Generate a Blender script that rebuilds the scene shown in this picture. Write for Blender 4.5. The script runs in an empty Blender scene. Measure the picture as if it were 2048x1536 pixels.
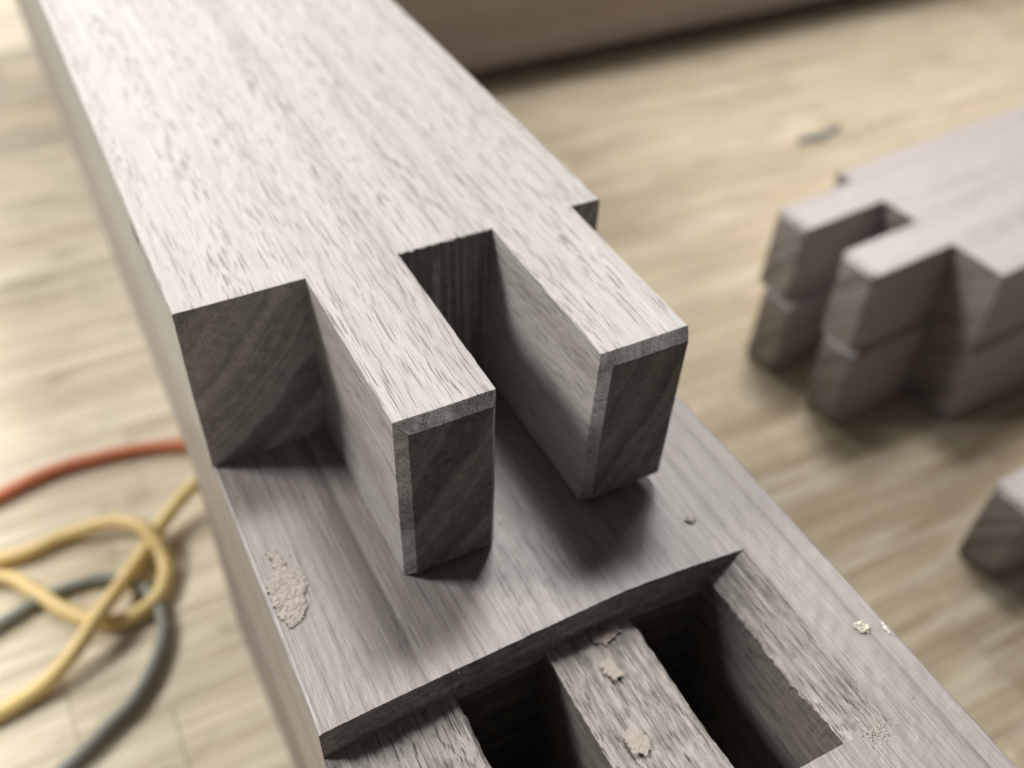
import bpy, bmesh, math, random
from mathutils import Matrix, Vector, noise
random.seed(7)
U = 0.0014                      # one layout unit in metres (board thickness 22 units = 31 mm)
scene = bpy.context.scene

# ------------------------------------------------------------------ camera
R = ((0.8880774549736362, -0.45902202391957664, 0.024843822655993636),
     (-0.29731342467130223, -0.6147561270644393, -0.7305337991801699),
     (0.3506039952390856, 0.6413841951523023, -0.6824244666838861))
CAM = Vector((-6.7035, -81.2566, 61.9322))
cam = bpy.data.cameras.new('camera')
cam.sensor_fit = 'HORIZONTAL'
cam.sensor_width = 36.0
cam.lens = 36.0 * 2003.2 / 2048.0
cam.clip_start = 0.005
cam.clip_end = 50.0
cam.dof.use_dof = True
cam.dof.focus_distance = 88.0 * U
cam.dof.aperture_fstop = 14.0
cam_ob = bpy.data.objects.new('camera', cam)
scene.collection.objects.link(cam_ob)
mw = Matrix(((R[0][0], -R[1][0], -R[2][0], CAM.x * U),
             (R[0][1], -R[1][1], -R[2][1], CAM.y * U),
             (R[0][2], -R[1][2], -R[2][2], CAM.z * U),
             (0, 0, 0, 1)))
cam_ob.matrix_world = mw
scene.camera = cam_ob

# ------------------------------------------------------------------ world and lamps (indoor workshop, ceiling fixtures)
world = bpy.data.worlds.new('World')
scene.world = world
world.use_nodes = True
wb = world.node_tree.nodes['Background']
wb.inputs['Color'].default_value = (1.0, 0.97, 0.93, 1)
wb.inputs['Strength'].default_value = 0.082

def area(name, loc, target, sx, sy, power, col=(1, 0.96, 0.9), spin=0.0):
    l = bpy.data.lights.new(name, 'AREA')
    l.shape = 'RECTANGLE'
    l.size, l.size_y = sx, sy
    l.energy = power
    l.color = col
    o = bpy.data.objects.new(name, l)
    scene.collection.objects.link(o)
    o.location = loc
    d = Vector(target) - Vector(loc)
    o.rotation_euler = d.to_track_quat('-Z', 'Y').to_euler()
    return o

WHITE = (1.0, 0.975, 0.945)
area('ceiling_lamp', (0.46, 0.56, 1.40), (0.03, 0.0, 0), 0.34, 0.26, 18.5, WHITE)
area('right_ceiling_lamp', (1.35, 1.05, 1.15), (0.1, 0.0, -0.1), 0.7, 0.3, 9, WHITE)
area('window_side_lamp', (-0.90, 0.58, 0.84), (0.03, 0.0, 0), 0.34, 0.30, 17, WHITE)
area('far_ceiling_lamp', (-0.10, 2.4, 1.35), (0.05, 0.2, 0), 1.6, 0.4, 40, WHITE)

scene.view_settings.view_transform = 'Standard'
scene.view_settings.look = 'None'
scene.view_settings.exposure = 0.08
scene.view_settings.gamma = 1.0
scene.view_settings.use_curve_mapping = False
scene.render.engine = 'CYCLES'
scene.cycles.use_denoising = True
scene.cycles.max_bounces = 6
scene.cycles.diffuse_bounces = 4
scene.cycles.adaptive_threshold = 0.02

# ------------------------------------------------------------------ helpers
C = scene.collection

def link(o, parent=None):
    C.objects.link(o)
    if parent is not None:
        o.parent = parent
    return o

def thing(name, label, cat, loc=(0, 0, 0), rot=None, group=None):
    o = bpy.data.objects.new(name, None)
    o.empty_display_size = 0.01
    link(o)
    o.location = [v * U for v in loc]
    if rot is not None:
        o.rotation_euler = rot
    tag(o, label, cat, group)
    return o

def tag(o, label, cat, group=None):
    o['label'] = label
    o['category'] = cat
    if group:
        o['group'] = group
    return o

def mesh_obj(name, verts, faces, mat, parent=None, smooth=False):
    me = bpy.data.meshes.new(name)
    me.from_pydata([(x * U, y * U, z * U) for x, y, z in verts], [], faces)
    me.validate()
    me.update()
    if smooth:
        for p in me.polygons:
            p.use_smooth = True
    me.materials.append(mat)
    return link(bpy.data.objects.new(name, me), parent)

def rough(v, amp):
    """small position-based wobble so that meeting surfaces stay joined"""
    if amp <= 0:
        return v
    p = Vector(v)
    n = noise.noise_vector(Vector((p.x * 1.7, p.y * 0.7, p.z * 1.7))) * amp
    m = noise.noise_vector(Vector((p.x * 0.13, p.y * 0.05, p.z * 0.13))) * amp * 1.2
    return (p.x + n.x + m.x, p.y + (n.y + m.y) * 0.7, p.z + (n.z + m.z) * 0.8)

def ring_xz(x0, x1, z0, z1, rad, step, counts=None):
    """rounded rectangle in x,z; counter-clockwise"""
    pts = []
    rad = min(rad, (x1 - x0) * 0.45, (z1 - z0) * 0.45)
    corners = [(x1 - rad, z1 - rad, 0), (x0 + rad, z1 - rad, 90), (x0 + rad, z0 + rad, 180), (x1 - rad, z0 + rad, 270)]
    nx = max(2, int((x1 - x0) / step))
    nz = max(2, int((z1 - z0) / step))
    if counts:
        nx, nz = counts
    for k, (cx, cz, a0) in enumerate(corners):
        for j in range(4):
            a = math.radians(a0 + 30 * j)
            pts.append((cx + rad * math.cos(a), cz + rad * math.sin(a)))
        nxt = corners[(k + 1) % 4]
        e0 = pts[-1]
        an = math.radians(nxt[2])
        e1 = (nxt[0] + rad * math.cos(an), nxt[1] + rad * math.sin(an))
        n = nx if k % 2 == 0 else nz
        for j in range(1, n):
            t = j / n
            pts.append((e0[0] + (e1[0] - e0[0]) * t, e0[1] + (e1[1] - e0[1]) * t))
    return pts

def loft(name, sections, mat, parent, amp=0.0, cap0=True, cap1=True):
    """sections: list of (y, ring points); all with the same count"""
    verts, faces = [], []
    n = len(sections[0][1])
    for y, ring in sections:
        for x, z in ring:
            verts.append(rough((x, y, z), amp))
    for s in range(len(sections) - 1):
        a, b = s * n, (s + 1) * n
        for i in range(n):
            j = (i + 1) % n
            faces.append((a + i, a + j, b + j, b + i))
    if cap0:
        faces.append(tuple(range(n - 1, -1, -1)))
    if cap1:
        faces.append(tuple(range((len(sections) - 1) * n, len(sections) * n)))
    return mesh_obj(name, verts, faces, mat, parent)

def frange(a, b, step):
    n = max(1, int(round(abs(b - a) / step)))
    return [a + (b - a) * i / n for i in range(n + 1)]

# ------------------------------------------------------------------ materials
class NT:
    def __init__(self, name):
        self.m = bpy.data.materials.new(name)
        self.m.use_nodes = True
        self.t = self.m.node_tree
        self.b = self.t.nodes['Principled BSDF']
    def n(self, typ, **kw):
        o = self.t.nodes.new(typ)
        for k, v in kw.items():
            setattr(o, k, v)
        return o
    def l(self, a, b):
        self.t.links.new(a, b)
    def val(self, sock, v):
        if hasattr(v, 'default_value') or hasattr(v, 'is_linked'):
            self.l(v, sock)
        else:
            sock.default_value = v
    def math(self, op, a, b=0.0, clamp=False):
        o = self.n('ShaderNodeMath', operation=op, use_clamp=clamp)
        self.val(o.inputs[0], a)
        self.val(o.inputs[1], b)
        return o.outputs[0]
    def vmath(self, op, a, b=(0, 0, 0)):
        o = self.n('ShaderNodeVectorMath', operation=op)
        self.val(o.inputs[0], a)
        self.val(o.inputs[1], b)
        return o
    def noise(self, vec, scale, detail=3.0, rough=0.5, dims='3D', w=None):
        o = self.n('ShaderNodeTexNoise', noise_dimensions=dims)
        if vec is not None:
            self.l(vec, o.inputs['Vector'])
        if w is not None:
            self.l(w, o.inputs['W'])
        o.inputs['Scale'].default_value = scale
        o.inputs['Detail'].default_value = detail
        o.inputs['Roughness'].default_value = rough
        return o
    def mapr(self, v, a, b, c=0.0, d=1.0, smooth=False):
        o = self.n('ShaderNodeMapRange')
        if smooth:
            o.interpolation_type = 'SMOOTHSTEP'
        self.val(o.inputs[0], v)
        for i, q in enumerate((a, b, c, d)):
            o.inputs[i + 1].default_value = q
        return o.outputs[0]
    def mix(self, f, a, b, blend='MIX'):
        o = self.n('ShaderNodeMix', data_type='RGBA', blend_type=blend)
        self.val(o.inputs[0], f)
        for s, v in ((o.inputs[6], a), (o.inputs[7], b)):
            if isinstance(v, tuple):
                s.default_value = v if len(v) == 4 else v + (1,)
            else:
                self.l(v, s)
        return o.outputs[2]
    def ucoord(self):
        tc = self.n('ShaderNodeTexCoord')
        s = self.vmath('SCALE', tc.outputs['Object'])
        s.inputs['Scale'].default_value = 1.0 / U
        return s.outputs[0]

def wood(name, light, mid, dark, pore, pith=(-60, 60), seed=0.0, ring_scale=0.30, pore_amt=0.7, end_dark=0.62,
         wavy=2.2, rough_v=0.5, streak=0.5, bump=0.35, worn=0.0, flen=0.05, lines=0.6, grit=0.10, rings_end=0.26, fuzz=0.0, axis=1, spec=0.4):
    t = NT(name)
    P = t.ucoord()
    if axis == 0:      # grain along x: swap so the rest sees it along y
        sp = t.n('ShaderNodeSeparateXYZ'); t.l(P, sp.inputs[0])
        cb = t.n('ShaderNodeCombineXYZ')
        t.l(sp.outputs[1], cb.inputs[0]); t.l(sp.outputs[0], cb.inputs[1]); t.l(sp.outputs[2], cb.inputs[2])
        P = cb.outputs[0]
    oi = t.n('ShaderNodeObjectInfo')
    P = t.vmath('ADD', P, (seed * 13.7, seed * 31.3, seed * 7.9)).outputs[0]
    # slow wander of the grain
    wn = t.noise(t.vmath('MULTIPLY', P, (0.07, 0.010, 0.07)).outputs[0], 1.0, 2.0)
    w = t.vmath('SUBTRACT', wn.outputs['Color'], (0.5, 0.5, 0.5)).outputs[0]
    w = t.vmath('MULTIPLY', w, (wavy * 2.2, 0, wavy * 2.2)).outputs[0]
    w2n = t.noise(t.vmath('MULTIPLY', P, (0.35, 0.05, 0.35)).outputs[0], 1.0, 2.0)
    w2 = t.vmath('SUBTRACT', w2n.outputs['Color'], (0.5, 0.5, 0.5)).outputs[0]
    w2 = t.vmath('MULTIPLY', w2, (wavy * 0.35, 0, wavy * 0.35)).outputs[0]
    Q = t.vmath('ADD', t.vmath('ADD', P, w).outputs[0], w2).outputs[0]
    # growth rings round a pith line off to one side
    rv = t.vmath('MULTIPLY', t.vmath('SUBTRACT', Q, (pith[0] + seed * 13.7, 0, pith[1] + seed * 7.9)).outputs[0], (1, 0, 1)).outputs[0]
    ln = t.vmath('LENGTH', rv)
    r = ln.outputs['Value']
    ring = t.noise(None, 1.0, 3.0, 0.62, '1D', w=t.math('MULTIPLY', r, ring_scale)).outputs['Fac']
    fib = t.noise(t.vmath('MULTIPLY', Q, (1.5, flen, 1.5)).outputs[0], 1.0, 4.0, 0.6).outputs['Fac']
    fine = t.noise(t.vmath('MULTIPLY', Q, (7.0, 0.4, 7.0)).outputs[0], 1.0, 2.0, 0.6).outputs['Fac']
    f = t.math('ADD', t.math('MULTIPLY', ring, 1.0 - streak), t.math('MULTIPLY', fib, streak))
    ramp = t.n('ShaderNodeValToRGB')
    t.l(f, ramp.inputs[0])
    e = ramp.color_ramp.elements
    e[0].position, e[0].color = 0.30, dark + (1,)
    e[1].position, e[1].color = 0.68, light + (1,)
    k = e.new(0.47); k.color = mid + (1,)
    col = ramp.outputs[0]
    col = t.mix(t.mapr(fine, 0.3, 0.7, 0.0, 0.22), col, (0.5, 0.5, 0.5), 'SOFT_LIGHT') if False else \
        t.mix(1.0, col, t.mapr(fine, 0.25, 0.75, 0.87, 1.07), 'MULTIPLY')
    # thin late-wood lines
    lin = t.noise(None, 1.0, 2.0, 0.5, '1D', w=t.math('MULTIPLY', r, ring_scale * 3.2)).outputs['Fac']
    lin = t.mapr(t.math('ABSOLUTE', t.math('SUBTRACT', lin, 0.5)), 0.0, 0.045, 1.0, 0.0)
    lin = t.math('MULTIPLY', lin, t.mapr(fib, 0.35, 0.6, 0.0, lines))
    col = t.mix(lin, col, dark)
    # open pores: dashes along the grain, dots on the end grain
    dens = t.noise(None, 1.0, 2.0, 0.5, '1D', w=t.math('ADD', t.math('MULTIPLY', r, ring_scale * 1.4), 31.0)).outputs['Fac']
    def pores(sc, thr, soft):
        v = t.n('ShaderNodeTexVoronoi', voronoi_dimensions='3D', feature='F1')
        t.l(t.vmath('MULTIPLY', Q, sc).outputs[0], v.inputs['Vector'])
        v.inputs['Scale'].default_value = 1.0
        return t.mapr(v.outputs['Distance'], thr, thr + soft, 1.0, 0.0)
    p1 = pores((4.2, 0.11, 4.2), 0.19, 0.09)
    p2 = pores((6.4, 0.13, 6.4), 0.18, 0.12)
    p1 = t.math('MULTIPLY', p1, t.mapr(dens, 0.32, 0.48, 0.3, 1.0))
    p2 = t.math('MULTIPLY', p2, t.mapr(dens, 0.36, 0.55, 0.15, 0.9))
    pm = t.math('MAXIMUM', p1, p2)
    col = t.mix(t.math('MULTIPLY', pm, pore_amt), col, pore)
    # end grain soaks up more and is darker
    geo = t.n('ShaderNodeNewGeometry')
    vt = t.n('ShaderNodeVectorTransform', vector_type='NORMAL', convert_from='WORLD', convert_to='OBJECT')
    t.l(geo.outputs['True Normal'], vt.inputs[0])
    sp = t.n('ShaderNodeSeparateXYZ'); t.l(vt.outputs[0], sp.inputs[0])
    nrm = t.vmath('NORMALIZE', vt.outputs[0])
    sp2 = t.n('ShaderNodeSeparateXYZ'); t.l(nrm.outputs[0], sp2.inputs[0])
    ef = t.mapr(t.math('ABSOLUTE', sp2.outputs[axis]), 0.50, 0.68)
    blot = t.noise(P, 0.55, 6.0, 0.72).outputs['Fac']
    col_e = t.mix(t.math('MULTIPLY', pm, 0.6), col, pore)
    ecol = t.mix(1.0, col_e, t.mapr(blot, 0.3, 0.72, end_dark * 0.72, end_dark * 1.25), 'MULTIPLY')
    ecol = t.mix(1.0, ecol, t.mapr(ring, 0.36, 0.62, 1.0 - rings_end, 1.0 + rings_end * 0.6), 'MULTIPLY')
    scr = t.noise(t.vmath('MULTIPLY', P, (0.9, 3.0, 5.0)).outputs[0], 1.0, 4.0, 0.7).outputs['Fac']
    ecol = t.mix(t.mapr(scr, 0.58, 0.75, 0.0, 0.35), ecol, light)
    col = t.mix(ef, col, ecol)
    if worn > 0:
        wo = t.noise(t.vmath('MULTIPLY', P, (0.9, 0.35, 0.9)).outputs[0], 1.0, 5.0, 0.7).outputs['Fac']
        col = t.mix(t.mapr(wo, 0.5, 0.66, 0.0, worn), col, tuple(c * 0.42 for c in dark))
        col = t.mix(t.mapr(wo, 0.46, 0.30, 0.0, worn * 0.7), col, tuple(min(1, c * 1.15) for c in light))
    # grain of sanding dust
    gr = t.noise(P, 9.0, 2.0, 0.7).outputs['Fac']
    col = t.mix(1.0, col, t.mapr(gr, 0.3, 0.7, 1.0 - grit, 1.0 + grit * 0.85), 'MULTIPLY')
    t.l(col, t.b.inputs['Base Color'])
    t.b.inputs['Roughness'].default_value = rough_v
    t.b.inputs['Specular IOR Level'].default_value = spec
    h = t.math('ADD', t.math('MULTIPLY', fine, 0.25), t.math('MULTIPLY', gr, 0.18 + fuzz))
    h = t.math('SUBTRACT', h, t.math('MULTIPLY', pm, 0.8))
    if worn > 0:
        h = t.math('ADD', h, t.math('MULTIPLY', fib, 2.5))
    bp = t.n('ShaderNodeBump')
    bp.inputs['Strength'].default_value = bump
    bp.inputs['Distance'].default_value = 0.16 * U
    t.l(h, bp.inputs['Height'])
    t.l(bp.outputs[0], t.b.inputs['Normal'])
    return t.m

WL, WM, WD, WP = (0.475, 0.451, 0.426), (0.428, 0.403, 0.378), (0.30, 0.275, 0.252), (0.075, 0.066, 0.06)
M_UP = wood('pale_walnut', WL, WM, WD, WP, pith=(-70, 62), seed=0.0, wavy=2.6, spec=0.45, rough_v=0.46, grit=0.17, pore_amt=0.9, end_dark=1.02, flen=0.022)
M_END = wood('sawn_end_grain', (0.50, 0.445, 0.39), (0.42, 0.365, 0.315), (0.26, 0.215, 0.18), WP, pith=(-70, 62), seed=0.0, wavy=2.6, end_dark=0.50, rings_end=0.24, bump=0.6, fuzz=0.4, grit=0.42)
M_CHAM = wood('planed_end_grain', WL, WM, WD, (0.03, 0.027, 0.025), pith=(-70, 62), seed=0.0, wavy=2.6, end_dark=0.74, pore_amt=0.97, grit=0.18)
M_LOW = wood('grey_walnut', (0.37, 0.338, 0.32), (0.295, 0.265, 0.248), (0.175, 0.153, 0.14), WP, pith=(-150, -60), seed=1.0,
             wavy=0.45, ring_scale=0.55, streak=0.4, pore_amt=0.5, grit=0.14, flen=0.006, bump=0.22, spec=0.5, rough_v=0.42)
M_RAW = wood('torn_walnut', (0.50, 0.465, 0.43), (0.39, 0.36, 0.33), (0.21, 0.19, 0.172), (0.05, 0.044, 0.04), pith=(20, -260),
             seed=1.0, wavy=1.0, flen=0.02, streak=0.8, pore_amt=0.9, worn=0.55, end_dark=0.95, bump=0.8, rough_v=0.6, fuzz=0.5)
M_MORT = wood('shaded_mortise_walnut', (0.28, 0.25, 0.22), (0.21, 0.185, 0.165), (0.11, 0.096, 0.083), (0.03, 0.027, 0.025), pith=(20, -260),
              seed=1.0, wavy=1.0, flen=0.02, streak=0.8, worn=0.4, bump=0.8, rough_v=0.7, fuzz=0.5)  # rough, burnished mortise walls; the shade inside is darkened into their colour
M_STACK = wood('mauve_walnut', (0.45, 0.41, 0.395), (0.405, 0.36, 0.343), (0.31, 0.272, 0.256), WP, pith=(-50, 70), seed=2.0,
               pore_amt=0.35, spec=0.6, rough_v=0.36, end_dark=0.62)
M_BACK = wood('brown_walnut', (0.49, 0.42, 0.39), (0.43, 0.36, 0.33), (0.33, 0.27, 0.245), WP, pith=(20, 300), seed=3.0,
              pore_amt=0.3, axis=0, ring_scale=0.12)

def bench_mat():
    t = NT('bench_beech')
    P = t.ucoord()
    oi = t.n('ShaderNodeObjectInfo')
    off = t.n('ShaderNodeCombineXYZ')
    t.l(t.math('MULTIPLY', oi.outputs['Random'], 900.0), off.inputs[0])
    t.l(t.math('MULTIPLY', oi.outputs['Random'], 370.0), off.inputs[1])
    Q = t.vmath('ADD', P, off.outputs[0]).outputs[0]
    fib = t.noise(t.vmath('MULTIPLY', Q, (0.012, 0.42, 0.3)).outputs[0], 1.0, 4.0, 0.6).outputs['Fac']
    blot = t.noise(P, 0.055, 4.0, 0.6).outputs['Fac']
    ramp = t.n('ShaderNodeValToRGB')
    t.l(fib, ramp.inputs[0])
    e = ramp.color_ramp.elements
    e[0].position, e[0].color = 0.34, (0.47, 0.385, 0.265, 1)
    e[1].position, e[1].color = 0.66, (0.74, 0.66, 0.50, 1)
    col = t.mix(t.mapr(blot, 0.42, 0.68, 0.0, 0.5), ramp.outputs[0], (0.47, 0.41, 0.31))
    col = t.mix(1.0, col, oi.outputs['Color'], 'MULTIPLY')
    # drips and dust left on the bench
    d = t.noise(t.vmath('MULTIPLY', P, (0.35, 1.0, 1.0)).outputs[0], 0.16, 3.0, 0.6).outputs['Fac']
    col = t.mix(t.mapr(d, 0.60, 0.70, 0.0, 0.5), col, (0.30, 0.24, 0.17))
    d2 = t.noise(t.vmath('MULTIPLY', P, (0.12, 1.0, 1.0)).outputs[0], 0.16, 3.0, 0.6).outputs['Color']
    sp = t.n('ShaderNodeSeparateColor'); t.l(d2, sp.inputs[0])
    col = t.mix(t.mapr(sp.outputs[1], 0.50, 0.66, 0.0, 0.28), col, (0.78, 0.72, 0.60))
    t.l(col, t.b.inputs['Base Color'])
    t.b.inputs['Roughness'].default_value = 0.65
    t.b.inputs['Specular IOR Level'].default_value = 0.15
    return t.m
M_BENCH = bench_mat()

def plain(name, col, rough_v=0.5, spec=0.4, var=0.15, scale=1.0, bump=0.0):
    t = NT(name)
    P = t.ucoord()
    n = t.noise(P, scale, 4.0, 0.65).outputs['Fac']
    c = t.mix(1.0, col, t.mapr(n, 0.25, 0.75, 1 - var, 1 + var), 'MULTIPLY')
    t.l(c, t.b.inputs['Base Color'])
    t.b.inputs['Roughness'].default_value = rough_v
    t.b.inputs['Specular IOR Level'].default_value = spec
    if bump:
        bp = t.n('ShaderNodeBump'); bp.inputs['Strength'].default_value = bump
        bp.inputs['Distance'].default_value = 0.3 * U
        t.l(n, bp.inputs['Height']); t.l(bp.outputs[0], t.b.inputs['Normal'])
    return t.m
M_DUST = plain('tan_sawdust', (0.43, 0.38, 0.34), 0.95, 0.1, 0.22, 2.2, 0.9)
M_FLAKE = plain('pressed_sawdust', (0.42, 0.37, 0.325), 0.95, 0.1, 0.12, 3.0, 0.5)
M_CREAM = plain('cream_chip', (0.72, 0.67, 0.57), 0.9, 0.1, 0.15, 2.0, 0.6)
M_RED = plain('red_cord_jacket', (0.62, 0.21, 0.11), 0.45, 0.45, 0.08, 0.3)
M_YEL = plain('yellow_cord_jacket', (0.74, 0.56, 0.24), 0.45, 0.45, 0.08, 0.3)
M_GREY = plain('grey_green_cord_jacket', (0.20, 0.21, 0.18), 0.5, 0.45, 0.08, 0.3)
M_SMEAR = plain('blue_grey_paint', (0.11, 0.125, 0.125), 0.6, 0.3, 0.2, 0.6)
M_OLIVE = plain('olive_paint', (0.22, 0.19, 0.10), 0.55, 0.4, 0.15, 0.2)

def saw_mat():
    t = NT('saw_scored_walnut')
    P = t.ucoord()
    a = t.noise(t.vmath('MULTIPLY', P, (1.9, 0.0, 0.035)).outputs[0], 1.0, 3.0, 0.65).outputs['Fac']
    b = t.noise(P, 1.1, 5.0, 0.7).outputs['Fac']
    col = t.mix(t.mapr(a, 0.52, 0.68), (0.20, 0.182, 0.165), (0.50, 0.46, 0.43))
    col = t.mix(1.0, col, t.mapr(b, 0.3, 0.7, 0.65, 1.2), 'MULTIPLY')
    t.l(col, t.b.inputs['Base Color'])
    t.b.inputs['Roughness'].default_value = 0.65
    return t.m
M_SAW = saw_mat()

# ------------------------------------------------------------------ bench top made of staves
ZB = -108.0
bench = bpy.data.objects.new('bench_top', None)
link(bench)
bench['kind'] = 'structure'
yy = -150.0
rowi = 0
while yy < 420:
    wdt = random.uniform(15, 21)
    xx = -150.0 - random.uniform(0, 70)
    while xx < 560:
        ln = random.uniform(55, 130)
        if -60 < yy < 120 and xx < 0:
            ln *= 0.5
        g = 0.06 if xx < 0 else 0.02
        h = random.uniform(-0.05, 0.0)
        x0, x1, y0, y1 = xx + g, xx + ln - g, yy + g, yy + wdt - g
        z0, z1 = ZB - 12, ZB + h
        b = 0.08
        vs = [(x0, y0, z0), (x1, y0, z0), (x1, y1, z0), (x0, y1, z0),
              (x0, y0, z1 - b), (x1, y0, z1 - b), (x1, y1, z1 - b), (x0, y1, z1 - b),
              (x0 + b, y0 + b, z1), (x1 - b, y0 + b, z1), (x1 - b, y1 - b, z1), (x0 + b, y1 - b, z1)]
        fs = [(3, 2, 1, 0), (8, 9, 10, 11)]
        for k in range(4):
            j = (k + 1) % 4
            fs += [(k, j, 4 + j, 4 + k), (4 + k, 4 + j, 8 + j, 8 + k)]
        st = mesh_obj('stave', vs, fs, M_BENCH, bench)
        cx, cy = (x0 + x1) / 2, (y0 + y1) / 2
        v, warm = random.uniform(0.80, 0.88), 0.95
        if cx < 25:                      # paler staves on the left; far ones darkened to offset lamp glare
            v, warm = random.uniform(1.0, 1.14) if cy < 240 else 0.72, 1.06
        elif cx > 60 and cy < 30:        # browner staves at right front, cast shade also darkened into their colour
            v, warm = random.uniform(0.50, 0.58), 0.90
        elif cx > 40 and cy < 75:  # milder step of the same painted shade
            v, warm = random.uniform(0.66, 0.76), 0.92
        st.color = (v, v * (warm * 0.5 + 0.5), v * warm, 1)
        xx += ln
    yy += wdt
    rowi += 1

# ------------------------------------------------------------------ tenoned boards
T, W = 22.0, 48.2
X1, X2, X3, X4 = 13.45, 23.55, 34.5, 44.45
L1, L2 = 24.0, 24.1
CH = 1.04
ZT = 0.0

def tenon_mesh(parent, mat, x0, x1, L, step, amp, chl, chr_, lean=0.0, lift=0.0):
    ys = frange(0, -(L - CH), step * 1.2)
    secs = []
    def ring(y, il, ir, iz, rad):
        zb = -T + 0.06 + lift
        rr = ring_xz(x0 + il, x1 - ir, zb + iz, -iz, rad, step, (max(2, int((x1 - x0) / step)), max(2, int(T / step))))
        return [(x - lean * max(0, -z) / T * (1 if x > (x0 + x1) / 2 else 0.8), z) for x, z in rr]
    for y in ys:
        secs.append((y, ring(y, 0, 0, 0, 0.13)))
    secs.append((-L + CH * 0.94, ring(0, 0.08 * chl, 0.08 * chr_, 0.05, 0.12)))
    tn = loft('tenon', secs[::-1], mat, parent, amp, cap0=False, cap1=False)
    cs = [secs[-1]]
    for t in (0.5, 0.96):
        cs.append((-L + CH * (1 - t), ring(0, CH * t * chl, CH * t * chr_, CH * t, 0.1)))
    cs.append((-L, ring(0, CH * chl, CH * chr_, CH, 0.1)))
    loft('end_chamfer', cs[::-1], M_CHAM if amp else mat, tn, amp, cap0=False, cap1=False)
    return tn

def end_face(parent, mat, x0, x1, L, chl, chr_, amp, step=0.5, lean=0.0, lift=0.0):
    """sawn end of a tenon as a gridded, slightly rough face"""
    xs = frange(x0 + CH * chl, x1 - CH * chr_, step)
    zs = frange(-T + 0.06 + lift + CH, -CH, step)
    vs, fs = [], []
    for z in zs:
        for x in xs:
            fx = (x - xs[0]) / (xs[-1] - xs[0])
            xx = x - lean * max(0, -z) / T * (0.8 + 0.2 * fx)
            n = noise.noise(Vector((x * 0.8, z * 0.5, L))) * 0.10 + noise.noise(Vector((x * 2.2, z * 2.2, L))) * 0.07
            edge = min(fx, 1 - fx, (z - zs[0]) / T, (zs[-1] - z) / T)
            vs.append(rough((xx, -L - (n * min(1, edge * 12) if edge > 0 else 0), z), amp))
    nx = len(xs)
    for j in range(len(zs) - 1):
        for i in range(nx - 1):
            a = j * nx + i
            fs.append((a, a + 1, a + nx + 1, a + nx))
    return mesh_obj('end_face', vs, fs, mat, parent)

def sawn_wall(parent, mat, name, x0, x1, amp_r, seed, zlo=-T + 0.1):
    """shoulder wall between the tenons with upright chisel and saw ridges"""
    xs = frange(x0, x1, 0.12)
    zs = frange(zlo, -0.02, 0.9)
    vs, fs = [], []
    for z in zs:
        for x in xs:
            rid = noise.noise(Vector((x * 1.5, seed, z * 0.03))) * 0.8 + noise.noise(Vector((x * 4.0, seed + 5, z * 0.05))) * 0.4
            edge = min(1.0, (x - x0) * 2, (x1 - x) * 2)
            vs.append((x, -0.2 * amp_r - amp_r * 0.28 * rid * edge - 0.02, z))
    nx = len(xs)
    for j in range(len(zs) - 1):
        for i in range(nx - 1):
            a = j * nx + i
            fs.append((a, a + 1, a + nx + 1, a + nx))
    top = (len(zs) - 1) * nx      # thin top lip back to the board
    base = len(vs)
    for x in xs:
        vs.append((x, 0.0, -0.02))
    for i in range(nx - 1):
        fs.append((top + i, top + i + 1, base + i + 1, base + i))
    return mesh_obj(name, vs, fs, mat, parent)

def tenoned_board(label, mat, loc, rot, group, fine, length):
    root = thing('tenoned_board', label, 'wooden board', loc, rot, group)
    step = 0.55 if fine else 3.0
    amp = 0.05 if fine else 0.0
    ys = (frange(0, 30, 0.8) + frange(32, length, 8)) if fine else [0, length]
    rad = 0.25
    secs = [(y, ring_xz(0, W, -T + 0.06, ZT, rad, step)) for y in ys]
    loft('board', secs, mat, root, amp)
    for x0, x1, L, cl, cr, ln, lf in ((X1, X2, L1, 1.0, 0.75, 0.0, 0.0), (X3, X4, L2, 0.8, 0.45, 1.0, 1.3)):
        lf = lf if fine else 0.0
        tn = tenon_mesh(root, mat, x0, x1, L, step, amp, cl, cr, ln, lf)
        end_face(tn, M_END if fine else mat, x0, x1, L, cl, cr, amp, 0.5 if fine else 3.0, ln, lf)
    if fine:
        sawn_wall(root, M_SAW, 'sawn_shoulder', X2 + 0.05, X3 - 0.05, 1.0, 3.0)
    return root

up = tenoned_board('pale walnut board with two chamfered tenons lying on top of the mortised board', M_UP,
                   (0, 0, 0), None, None, True, 330)
# small slot cut into the left edge of the board: cut, then keep only the result
board_ob = [c for c in up.children if c.name.startswith('board')][0]
cut = mesh_obj('slot_cutter', [(x, y, z) for x in (-2, 2.4) for y, z in ((7.6, -2.9), (9.2, -1.5), (19.6, -1.3), (20.4, -2.6), (19.0, -3.6), (9.0, -3.8))],
               [(0, 1, 2, 3, 4, 5), (11, 10, 9, 8, 7, 6)] + [(k, k + 6, (k + 1) % 6 + 6, (k + 1) % 6) for k in range(6)], M_UP)
bmc = bmesh.new(); bmc.from_mesh(cut.data); bmesh.ops.recalc_face_normals(bmc, faces=bmc.faces); bmc.to_mesh(cut.data); bmc.free()
md = board_ob.modifiers.new('slot', 'BOOLEAN')
md.operation, md.object, md.solver = 'DIFFERENCE', cut, 'EXACT'
dg = bpy.context.evaluated_depsgraph_get()
new_me = bpy.data.meshes.new_from_object(board_ob.evaluated_get(dg))
board_ob.modifiers.clear()
board_ob.data = new_me
bpy.data.objects.remove(cut)

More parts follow.
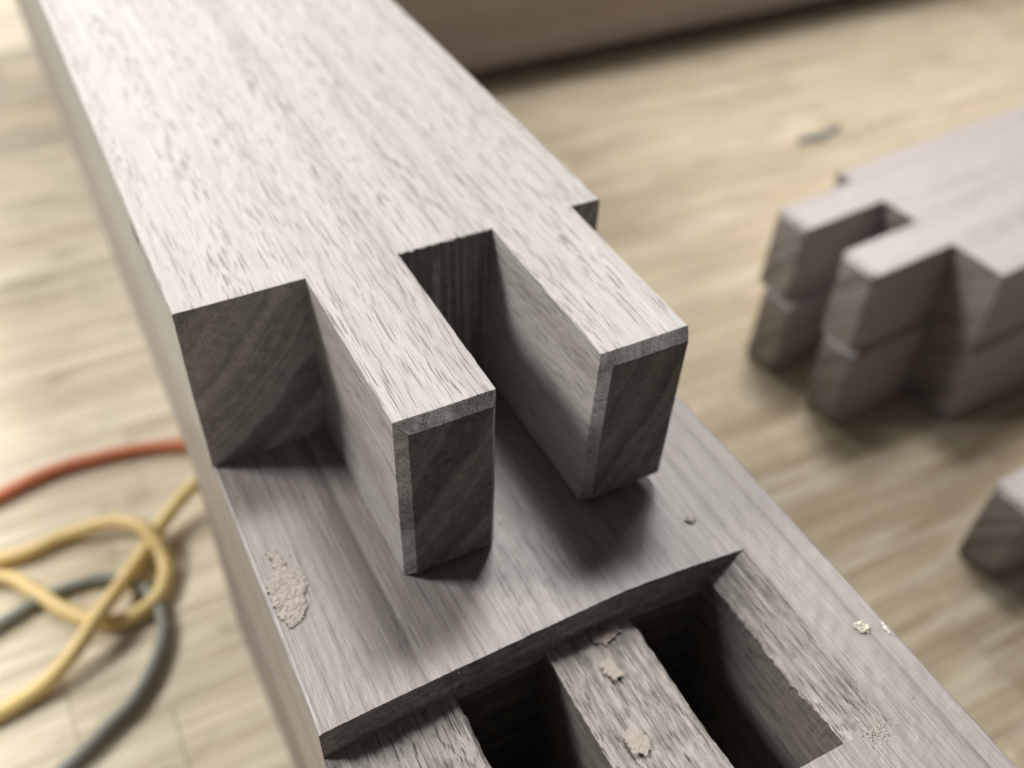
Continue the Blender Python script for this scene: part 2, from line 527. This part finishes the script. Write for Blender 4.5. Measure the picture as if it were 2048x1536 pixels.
# stack of two boards, turned over, on the bench
def flipped(a):
    ex = Vector((math.cos(a), math.sin(a), 0)); ey = Vector((math.sin(a), -math.cos(a), 0)); ez = ex.cross(ey)
    return Matrix((ex, ey, ez)).transposed().to_euler()
A = 1.652
tenoned_board('upper of two stacked mauve walnut boards with tenons, on the bench', M_STACK, (167.6, 21.5, ZB + T + 0.06), flipped(A),
              'boards stacked on the bench', False, 260)
tenoned_board('lower of two stacked mauve walnut boards, lying flat on the bench', M_STACK, (168.3, 20.6, ZB + 0.05), flipped(A + 0.012),
              'boards stacked on the bench', False, 258)
tenoned_board('single tenoned walnut board lying in front of the two-board stack', M_STACK, (169.0, -51.8, ZB + 0.05), flipped(A - 0.02),
              None, False, 260)

# ------------------------------------------------------------------ mortised board under it
WB = 54.0
ZR = -22.0            # its top surface
ZBOT = -54.0
rail = thing('mortised_board', 'grey walnut board with a sunk recess and two dark mortises underneath the tenoned board', 'wooden board')
YA, YN = -35.5, -57.2            # far wall of the recess, near end of the right mortise
YNEAR = -120.0
XL, XR = 42.8, 46.6
def bow(x):
    pts = [(0, 0), (13, 0.5), (23, 0.8), (33, 1.0), (40, 0.6), (46.0, 0.0), (60, 0)]
    for (a, va), (b, vb) in zip(pts, pts[1:]):
        if a <= x <= b:
            return va + (vb - va) * (x - a) / (b - a)
    return 0
MX = ((13.4, 23.4), (33.3, 42.8))
def klass(x, y):
    if y > YA or x > XR:
        return 'top'
    if x > MX[1][0] and y < YN:
        return 'top'
    if x > 30 and y < YN - 8:
        return 'top'
    if y < -64:
        return 'top'
    for k, (a, b) in enumerate(MX):
        if a < x < b and y > (YN - 5 if k == 0 else YN):
            return 'mortise%d' % k
    return 'floor'
def height(x, y, k):
    if k == 'top':
        z = ZR
        e = min(x, WB - x)
        if e < 0.35:
            z -= 0.28 * (1 - e / 0.35) ** 2
        return z
    if k == 'floor':
        d = 4.5
        if x > MX[1][1] - 0.01:
            d = 3.0 * (XR - x) / (XR - XL) * (1.0 if y > -50 else 1.0 - 0.3 * (y + 50) / (YN + 50))
        n = noise.noise(Vector((x * 1.6, y * 0.13, 4))) * 0.30 + noise.noise(Vector((x * 3.7, y * 0.3, 9))) * 0.16
        n += noise.noise(Vector((x * 0.35, y * 0.2, 2))) * 0.45
        if abs(n) > 0.45:
            n += 0.25 * (1 if n > 0 else -1)
        return ZR - d + (n if d > 3.4 else n * 0.4)
    return ZBOT + 2.0
def brk(a, b, step):
    return frange(a, b, step)[:-1]
xs = [0.0, 0.12, 0.35] + brk(0.7, 13.4, 0.42) + brk(13.4, 23.4, 0.8) + brk(23.4, 33.3, 0.4) + brk(33.3, 42.8, 0.8) + \
    brk(42.8, 46.6, 0.38) + brk(46.6, WB - 0.35, 0.8) + [WB - 0.35, WB - 0.12, WB]
ys = brk(YNEAR, -64, 4) + brk(-64, YN, 0.6) + brk(YN, YA, 0.42) + brk(YA, 0, 0.9) + frange(0, 330, 12)
classes = {}
parts = {}
def part(k):
    if k not in parts:
        parts[k] = ([], [], {})
    return parts[k]
def pv(k, x, y, z):
    vs, fs, idx = part(k)
    key = (round(x, 3), round(y, 3), round(z, 3))
    if key not in idx:
        idx[key] = len(vs)
        yy = y + bow(x) * math.exp(-((y - YA) / 5.0) ** 2)
        p = rough((x, yy, z), 0.05)
        # frayed arrises round the recess and mortises
        near = min(abs(x - q) for m in MX for q in m) < 0.3 and YN - 1 < y < YA and z < ZR - 2
        if near:
            n = noise.noise_vector(Vector((y * 1.3, z * 0.5, x * 0.2)))
            n2 = noise.noise_vector(Vector((y * 4.1, z * 1.5, x * 0.2)))
            k_ = max(0.0, 1.0 - (ZR - 4.6 - z) / 3.0)
            p = (p[0] + (n.x * 0.12 + n2.x * 0.07) * k_, p[1], p[2] + n.y * 0.2 * k_)
        if abs(y - YA) < 0.05 and x < XR and z > ZR - 0.4:
            p = (p[0], p[1] + noise.noise(Vector((x * 2.5, 1, 1))) * 0.07, p[2])
        vs.append(p)
    return idx[key]
nx, ny = len(xs) - 1, len(ys) - 1
K = [[klass((xs[i] + xs[i + 1]) / 2, (ys[j] + ys[j + 1]) / 2) for i in range(nx)] for j in range(ny)]
for j in range(ny):
    for i in range(nx):
        k = K[j][i]
        a, b, c, d = xs[i], xs[i + 1], ys[j], ys[j + 1]
        part(k)[1].append((pv(k, a, c, height(a, c, k)), pv(k, b, c, height(b, c, k)),
                           pv(k, b, d, height(b, d, k)), pv(k, a, d, height(a, d, k))))
        for (ii, jj, p, q) in ((i + 1, j, (b, c), (b, d)), (i, j + 1, (b, d), (a, d))):
            if ii >= nx or jj >= ny:
                continue
            k2 = K[jj][ii]
            if k2 == k:
                continue
            h1 = [height(*p, k), height(*q, k)]
            h2 = [height(*p, k2), height(*q, k2)]
            low = k if sum(h1) < sum(h2) else k2
            lo, hi = (h1, h2) if low == k else (h2, h1)
            span = (sum(hi) - sum(lo)) / 2
            cuts = [0.0, 0.25, 0.5, 0.75, 1.0 - 5.6 / span, 1.0 - 3.5 / span, 1.0 - 1.5 / span, 1.0] if span > 20 else [0.0, 0.33, 0.67, 1.0]
            for t0, t1 in zip(cuts, cuts[1:]):
                tgt = low
                if span > 20 and 'top' in (k, k2) and t0 > 0.76:
                    tgt = 'floor'        # the step above a mortise is part of the recess wall
                f = (pv(tgt, *p, lo[0] + (hi[0] - lo[0]) * t0), pv(tgt, *q, lo[1] + (hi[1] - lo[1]) * t0),
                     pv(tgt, *q, lo[1] + (hi[1] - lo[1]) * t1), pv(tgt, *p, lo[0] + (hi[0] - lo[0]) * t1))
                if len(set(f)) == 4:
                    part(tgt)[1].append(f if low == k2 else f[::-1])
# outer sides
for x in (0.0, WB):
    i = 0 if x == 0.0 else nx - 1
    for j in range(ny):
        k = K[j][i]
        c, d = ys[j], ys[j + 1]
        zs_ = [ZBOT + (height(x, c, k) - ZBOT) * t for t in (0, 0.5, 1)], [ZBOT + (height(x, d, k) - ZBOT) * t for t in (0, 0.5, 1)]
        for s in range(2):
            f = (pv('top', x, d, zs_[1][s]), pv('top', x, c, zs_[0][s]), pv('top', x, c, zs_[0][s + 1]), pv('top', x, d, zs_[1][s + 1]))
            part('top')[1].append(f if x == 0.0 else f[::-1])
for i in range(nx):
    for y in (YNEAR, 330.0):
        k = 'top'
        f = (pv(k, xs[i], y, ZBOT), pv(k, xs[i + 1], y, ZBOT), pv(k, xs[i + 1], y, height(xs[i + 1], y, k)), pv(k, xs[i], y, height(xs[i], y, k)))
        part('top')[1].append(f if y < 0 else f[::-1])
part('top')[1].append((pv('top', 0, YNEAR, ZBOT), pv('top', 0, 330, ZBOT), pv('top', WB, 330, ZBOT), pv('top', WB, YNEAR, ZBOT)))
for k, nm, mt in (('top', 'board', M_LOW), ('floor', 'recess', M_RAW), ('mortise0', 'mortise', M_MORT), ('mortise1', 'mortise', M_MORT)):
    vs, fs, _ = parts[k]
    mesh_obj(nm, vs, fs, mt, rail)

# block that carries the two boards
blk = thing('support_block', 'brown wood block under the mortised board, standing on the bench', 'wooden block', (0, 0, 0), (0, 0, math.radians(1.2)))
loft('block', [(y, ring_xz(1.2, 50, ZB + 0.05, ZBOT - 0.05, 0.4, 20)) for y in (-118, 40)], M_BACK, blk)
blk2 = thing('support_block', 'brown wood block under the far end of the mortised board', 'wooden block')
loft('block', [(y, ring_xz(6, 48, ZB + 0.05, ZBOT - 0.05, 0.4, 20)) for y in (250, 320)], M_BACK, blk2)

# ------------------------------------------------------------------ wide board standing on edge at the back
back = thing('upright_plank', 'wide brown walnut plank standing on edge along the back of the bench', 'wooden plank')
def box_x(name, x0, x1, y0, y1, z0, z1, mat, parent, rad=0.6):
    vs, fs = [], []
    ring = [(y0 + rad, z0), (y1 - rad, z0), (y1, z0 + rad), (y1, z1 - rad), (y1 - rad, z1), (y0 + rad, z1), (y0, z1 - rad), (y0, z0 + rad)]
    for x in (x0, x1):
        for y, z in ring:
            vs.append((x, y, z))
    for i in range(8):
        j = (i + 1) % 8
        fs.append((i, 8 + i, 8 + j, j))
    fs.append(tuple(range(8))); fs.append(tuple(range(15, 7, -1)))
    return mesh_obj(name, vs, fs, mat, parent)
box_x('plank', 62, 520, 226, 300, ZB + 5, ZB + 80, M_BACK, back)
for x in (75, 480):
    box_x('foot', x, x + 18, 236, 292, ZB + 0.05, ZB + 5, M_BACK, back, 0.3)

# ------------------------------------------------------------------ cords
def smooth_path(pts, n=10):
    out = []
    P = [Vector(p) for p in pts]
    P = [P[0] * 2 - P[1]] + P + [P[-1] * 2 - P[-2]]
    for i in range(1, len(P) - 2):
        p0, p1, p2, p3 = P[i - 1:i + 3]
        for k in range(n):
            t = k / n
            out.append(0.5 * ((2 * p1) + (p2 - p0) * t + (2 * p0 - 5 * p1 + 4 * p2 - p3) * t * t + (3 * p1 - p0 - 3 * p2 + p3) * t ** 3))
    out.append(P[-2])
    return out

def tube(name, pts, r, mat, seg=12):
    path = smooth_path(pts)
    vs, fs = [], []
    for i, p in enumerate(path):
        d = (path[min(i + 1, len(path) - 1)] - path[max(i - 1, 0)]).normalized()
        s = d.cross(Vector((0, 0, 1))).normalized()
        u = s.cross(d)
        for k in range(seg):
            a = 2 * math.pi * k / seg
            vs.append(tuple(p + s * math.cos(a) * r + u * math.sin(a) * r))
    for i in range(len(path) - 1):
        for k in range(seg):
            j = (k + 1) % seg
            fs.append((i * seg + k, i * seg + j, (i + 1) * seg + j, (i + 1) * seg + k))
    fs.append(tuple(range(seg)))
    fs.append(tuple(range(len(vs) - 1, len(vs) - seg - 1, -1)))
    return mesh_obj(name, vs, fs, mat, None, True)

zr = ZB + 1.5
tag(tube('cord', [(-120, 60, zr), (-80, 78, zr), (-55, 88, zr), (-35.9, 94, zr), (-25, 96.5, zr), (-14.4, 96, zr), (-3.7, 94, zr), (10, 89, zr), (45, 78, zr)],
         1.45, M_RED), 'red cord curving across the bench beside the boards', 'cord')
zy = ZB + 1.65
tag(tube('cord', [(30, 86, zy), (14, 81, zy + 1), (1.9, 74.5, zy + 4), (-5.9, 70, zy + 2), (-12.2, 64.5, zy + 0.2), (-17.5, 57.5, zy + 1.8), (-23.2, 50, zy + 3.7),
                  (-30, 44.6, zy + 1.6), (-37.5, 41.2, zy + 0.2), (-50, 40, zy), (-68, 46, zy), (-78, 60, zy), (-66, 74, zy), (-50, 74, zy),
                  (-38.5, 70.8, zy), (-33.4, 64.5, zy), (-28.9, 57.4, zy), (-22.6, 51, zy), (-16.2, 50.3, zy + 0.1), (-11.1, 53.5, zy), (-8.7, 60, zy + 0.6),
                  (-10.4, 67.8, zy + 3.3), (-16.2, 73.5, zy + 2.6), (-25.8, 76.3, zy), (-37.6, 75.6, zy), (-60, 84, zy), (-120, 90, zy)],
         1.55, M_YEL), 'yellow cord looped over itself on the bench', 'cord')
zg = ZB + 1.35
tag(tube('cord', [(-110, 50, zg), (-60, 55, zg), (-40.2, 60, zg), (-32.5, 62.5, zg - 0.2), (-24.7, 62.8, zg - 0.2), (-17.8, 60.5, zg - 0.2), (-13.0, 53.6, zg - 0.2), (-12.6, 45.5, zg),
                  (-15.5, 38.7, zg), (-20.6, 32.4, zg), (-26.6, 28.6, zg), (-35, 24, zg), (-60, 14, zg), (-110, 5, zg)],
         1.3, M_GREY), 'dark grey green cord in a wide curve under the yellow cord', 'cord')

# ------------------------------------------------------------------ sawdust and chips
def clump(name, outline, zbase, hgt, mat, seed, step=0.18):
    xs_ = [p[0] for p in outline]; ys_ = [p[1] for p in outline]
    gx = frange(min(xs_) - 0.3, max(xs_) + 0.3, step); gy = frange(min(ys_) - 0.3, max(ys_) + 0.3, step)
    def sd(x, y):
        inside = False; dmin = 1e9
        for k in range(len(outline)):
            (x0, y0), (x1, y1) = outline[k], outline[(k + 1) % len(outline)]
            if (y0 > y) != (y1 > y) and x < (x1 - x0) * (y - y0) / (y1 - y0) + x0:
                inside = not inside
            t = max(0, min(1, ((x - x0) * (x1 - x0) + (y - y0) * (y1 - y0)) / ((x1 - x0) ** 2 + (y1 - y0) ** 2)))
            dmin = min(dmin, math.hypot(x - x0 - t * (x1 - x0), y - y0 - t * (y1 - y0)))
        return dmin if inside else -dmin
    vs, fs, idx = [], [], {}
    def hh(x, y):
        s = sd(x, y) + noise.noise(Vector((x * 2.2, y * 2.2, seed))) * 0.32 + noise.noise(Vector((x * 6, y * 6, seed))) * 0.12
        if s <= 0:
            return None
        e = min(1.0, s / 0.35)
        n = 0.55 + 0.5 * noise.noise(Vector((x * 1.1 + y * 0.8, y * 1.1, seed + 3))) + 0.30 * noise.noise(Vector((x * 4.4 + y * 2, y * 3.4, seed + 7))) + 0.25 * noise.noise(Vector((x * 9, y * 6, seed + 2)))
        return max(0.05, hgt * math.sqrt(e) * max(0.15, n))
    H = {(i, j): hh(x, y) for i, x in enumerate(gx) for j, y in enumerate(gy)}
    def v(i, j, top):
        k = (i, j, top)
        if k not in idx:
            idx[k] = len(vs)
            vs.append((gx[i], gy[j], zbase + (H[(i, j)] if top else 0.0)))
        return idx[k]
    cells = set()
    for i in range(len(gx) - 1):
        for j in range(len(gy) - 1):
            if all(H[q] is not None for q in ((i, j), (i + 1, j), (i + 1, j + 1), (i, j + 1))):
                cells.add((i, j))
    for i, j in cells:
        fs.append((v(i, j, 1), v(i + 1, j, 1), v(i + 1, j + 1, 1), v(i, j + 1, 1)))
        for di, dj, a, b in ((-1, 0, (i, j + 1), (i, j)), (1, 0, (i + 1, j), (i + 1, j + 1)), (0, -1, (i, j), (i + 1, j)), (0, 1, (i + 1, j + 1), (i, j + 1))):
            if (i + di, j + dj) not in cells:
                fs.append((v(*a, 0), v(*b, 0), v(*b, 1), v(*a, 1)))
    return mesh_obj(name, vs, fs, mat)

zr0 = ZR + 0.05
tag(clump('sawdust_clump', [(1.7, -13.9), (3.0, -14.6), (3.2, -16.2), (4.5, -18.2), (4.6, -19.6), (3.7, -20.8), (3.6, -22.3), (2.6, -23.6), (1.2, -24.0), (0.5, -22.0),
                            (0.4, -19.5), (0.5, -17.8), (1.7, -16.8), (1.9, -15.4)], zr0, 0.34, M_DUST, 1.0, 0.14),
    'tan patch of packed sawdust on the mortised board beside its left edge', 'sawdust')
tag(clump('wood_flake', [(43.2, -29.6), (43.9, -29.4), (44.5, -30.0), (44.0, -30.6), (43.4, -30.3)], zr0, 0.45, M_DUST, 5.0, 0.12),
    'small tan flake between the right tenon and the mortises', 'wood flake')
tag(clump('wood_crumb', [(50.5, -48.0), (51.4, -47.7), (52.1, -48.7), (51.7, -49.6), (50.9, -49.2)], zr0, 0.7, M_CREAM, 7.0, 0.12),
    'larger cream crumb near the right edge of the mortised board', 'wood crumb')
tag(clump('wood_crumb', [(53.0, -49.2), (53.5, -49.0), (53.7, -50.2), (53.2, -50.5)], zr0 - 0.05, 0.5, M_CREAM, 9.0, 0.1),
    'smaller cream crumb right at the edge of the mortised board', 'wood crumb')
zf = ZR - 4.5 + 0.3
tag(clump('sawdust_flake', [(28.6, -35.4), (31.5, -35.0), (31.8, -36.3), (29.5, -37.0), (28.2, -36.4)], zf + 0.1, 0.14, M_FLAKE, 11.0),
    'flat sawdust flake on the bar against the recess wall', 'wood flake')
tag(clump('sawdust_flake', [(27.6, -38.2), (29.1, -38.4), (29.3, -40.4), (28.3, -41.0), (27.5, -39.8)], zf + 0.05, 0.12, M_FLAKE, 13.0),
    'long sawdust flake in the middle of the bar between the mortises', 'wood flake')
tag(clump('sawdust_flake', [(25.8, -45.6), (27.6, -45.9), (27.8, -48.0), (26.6, -48.9), (25.3, -47.6)], zf + 0.05, 0.14, M_FLAKE, 17.0),
    'round sawdust flake on the near end of the bar between the mortises', 'wood flake')

# loose dust specks over the lower board: one uncountable scatter
vs, fs = [], []
def speck(x, y, z, s):
    n = len(vs)
    a = random.uniform(0, 6.28)
    ca, sa = math.cos(a) * s, math.sin(a) * s
    h = s * random.uniform(0.5, 1.0)
    vs.extend([(x + ca, y + sa, z), (x - sa * 0.7, y + ca * 0.7, z), (x - ca * 0.8, y - sa * 0.8, z), (x + sa * 0.6, y - ca * 0.6, z), (x + ca * 0.1, y, z + h)])
    fs.extend([(n, n + 1, n + 4), (n + 1, n + 2, n + 4), (n + 2, n + 3, n + 4), (n + 3, n, n + 4)])
for _ in range(420):
    x, y = random.uniform(0.5, 53.5), random.uniform(-60, -2)
    if klass(x, y) == 'top':
        speck(x, y, ZR, random.choice((0.05, 0.06, 0.07, 0.1, 0.13)))
for _ in range(260):
    x, y = random.gauss(2.6, 1.6), random.gauss(-19.5, 3.8)
    if x > 0.4:
        speck(x, y, ZR, random.choice((0.06, 0.08, 0.12)))
for _ in range(160):
    x, y = random.gauss(44.8, 0.9), random.gauss(-57.2, 0.8)
    if klass(x, y) == 'top':
        speck(x, y, ZR, random.choice((0.08, 0.12, 0.18)))
sd_ = mesh_obj('sawdust_specks', vs, fs, M_DUST)
sd_['kind'] = 'stuff'
sd_['label'] = 'fine pale sawdust scattered over the mortised board'
sd_['category'] = 'sawdust'

# ------------------------------------------------------------------ bits on the bench
def slab(name, pts, z0, z1, mat):
    n = len(pts)
    vs = [(x, y, z0) for x, y in pts] + [(x, y, z1) for x, y in pts]
    fs = [tuple(range(n - 1, -1, -1)), tuple(range(n, 2 * n))] + [(i, (i + 1) % n, n + (i + 1) % n, n + i) for i in range(n)]
    return mesh_obj(name, vs, fs, mat)
tag(slab('metal_strip', [(222, 142), (232, 140.6), (243, 143.6), (244, 145.6), (236, 144.2), (225, 144.4)], ZB + 0.03, ZB + 0.8, M_SMEAR),
    'small dark blue grey scrap lying on the bench beyond the stacked boards', 'scrap')
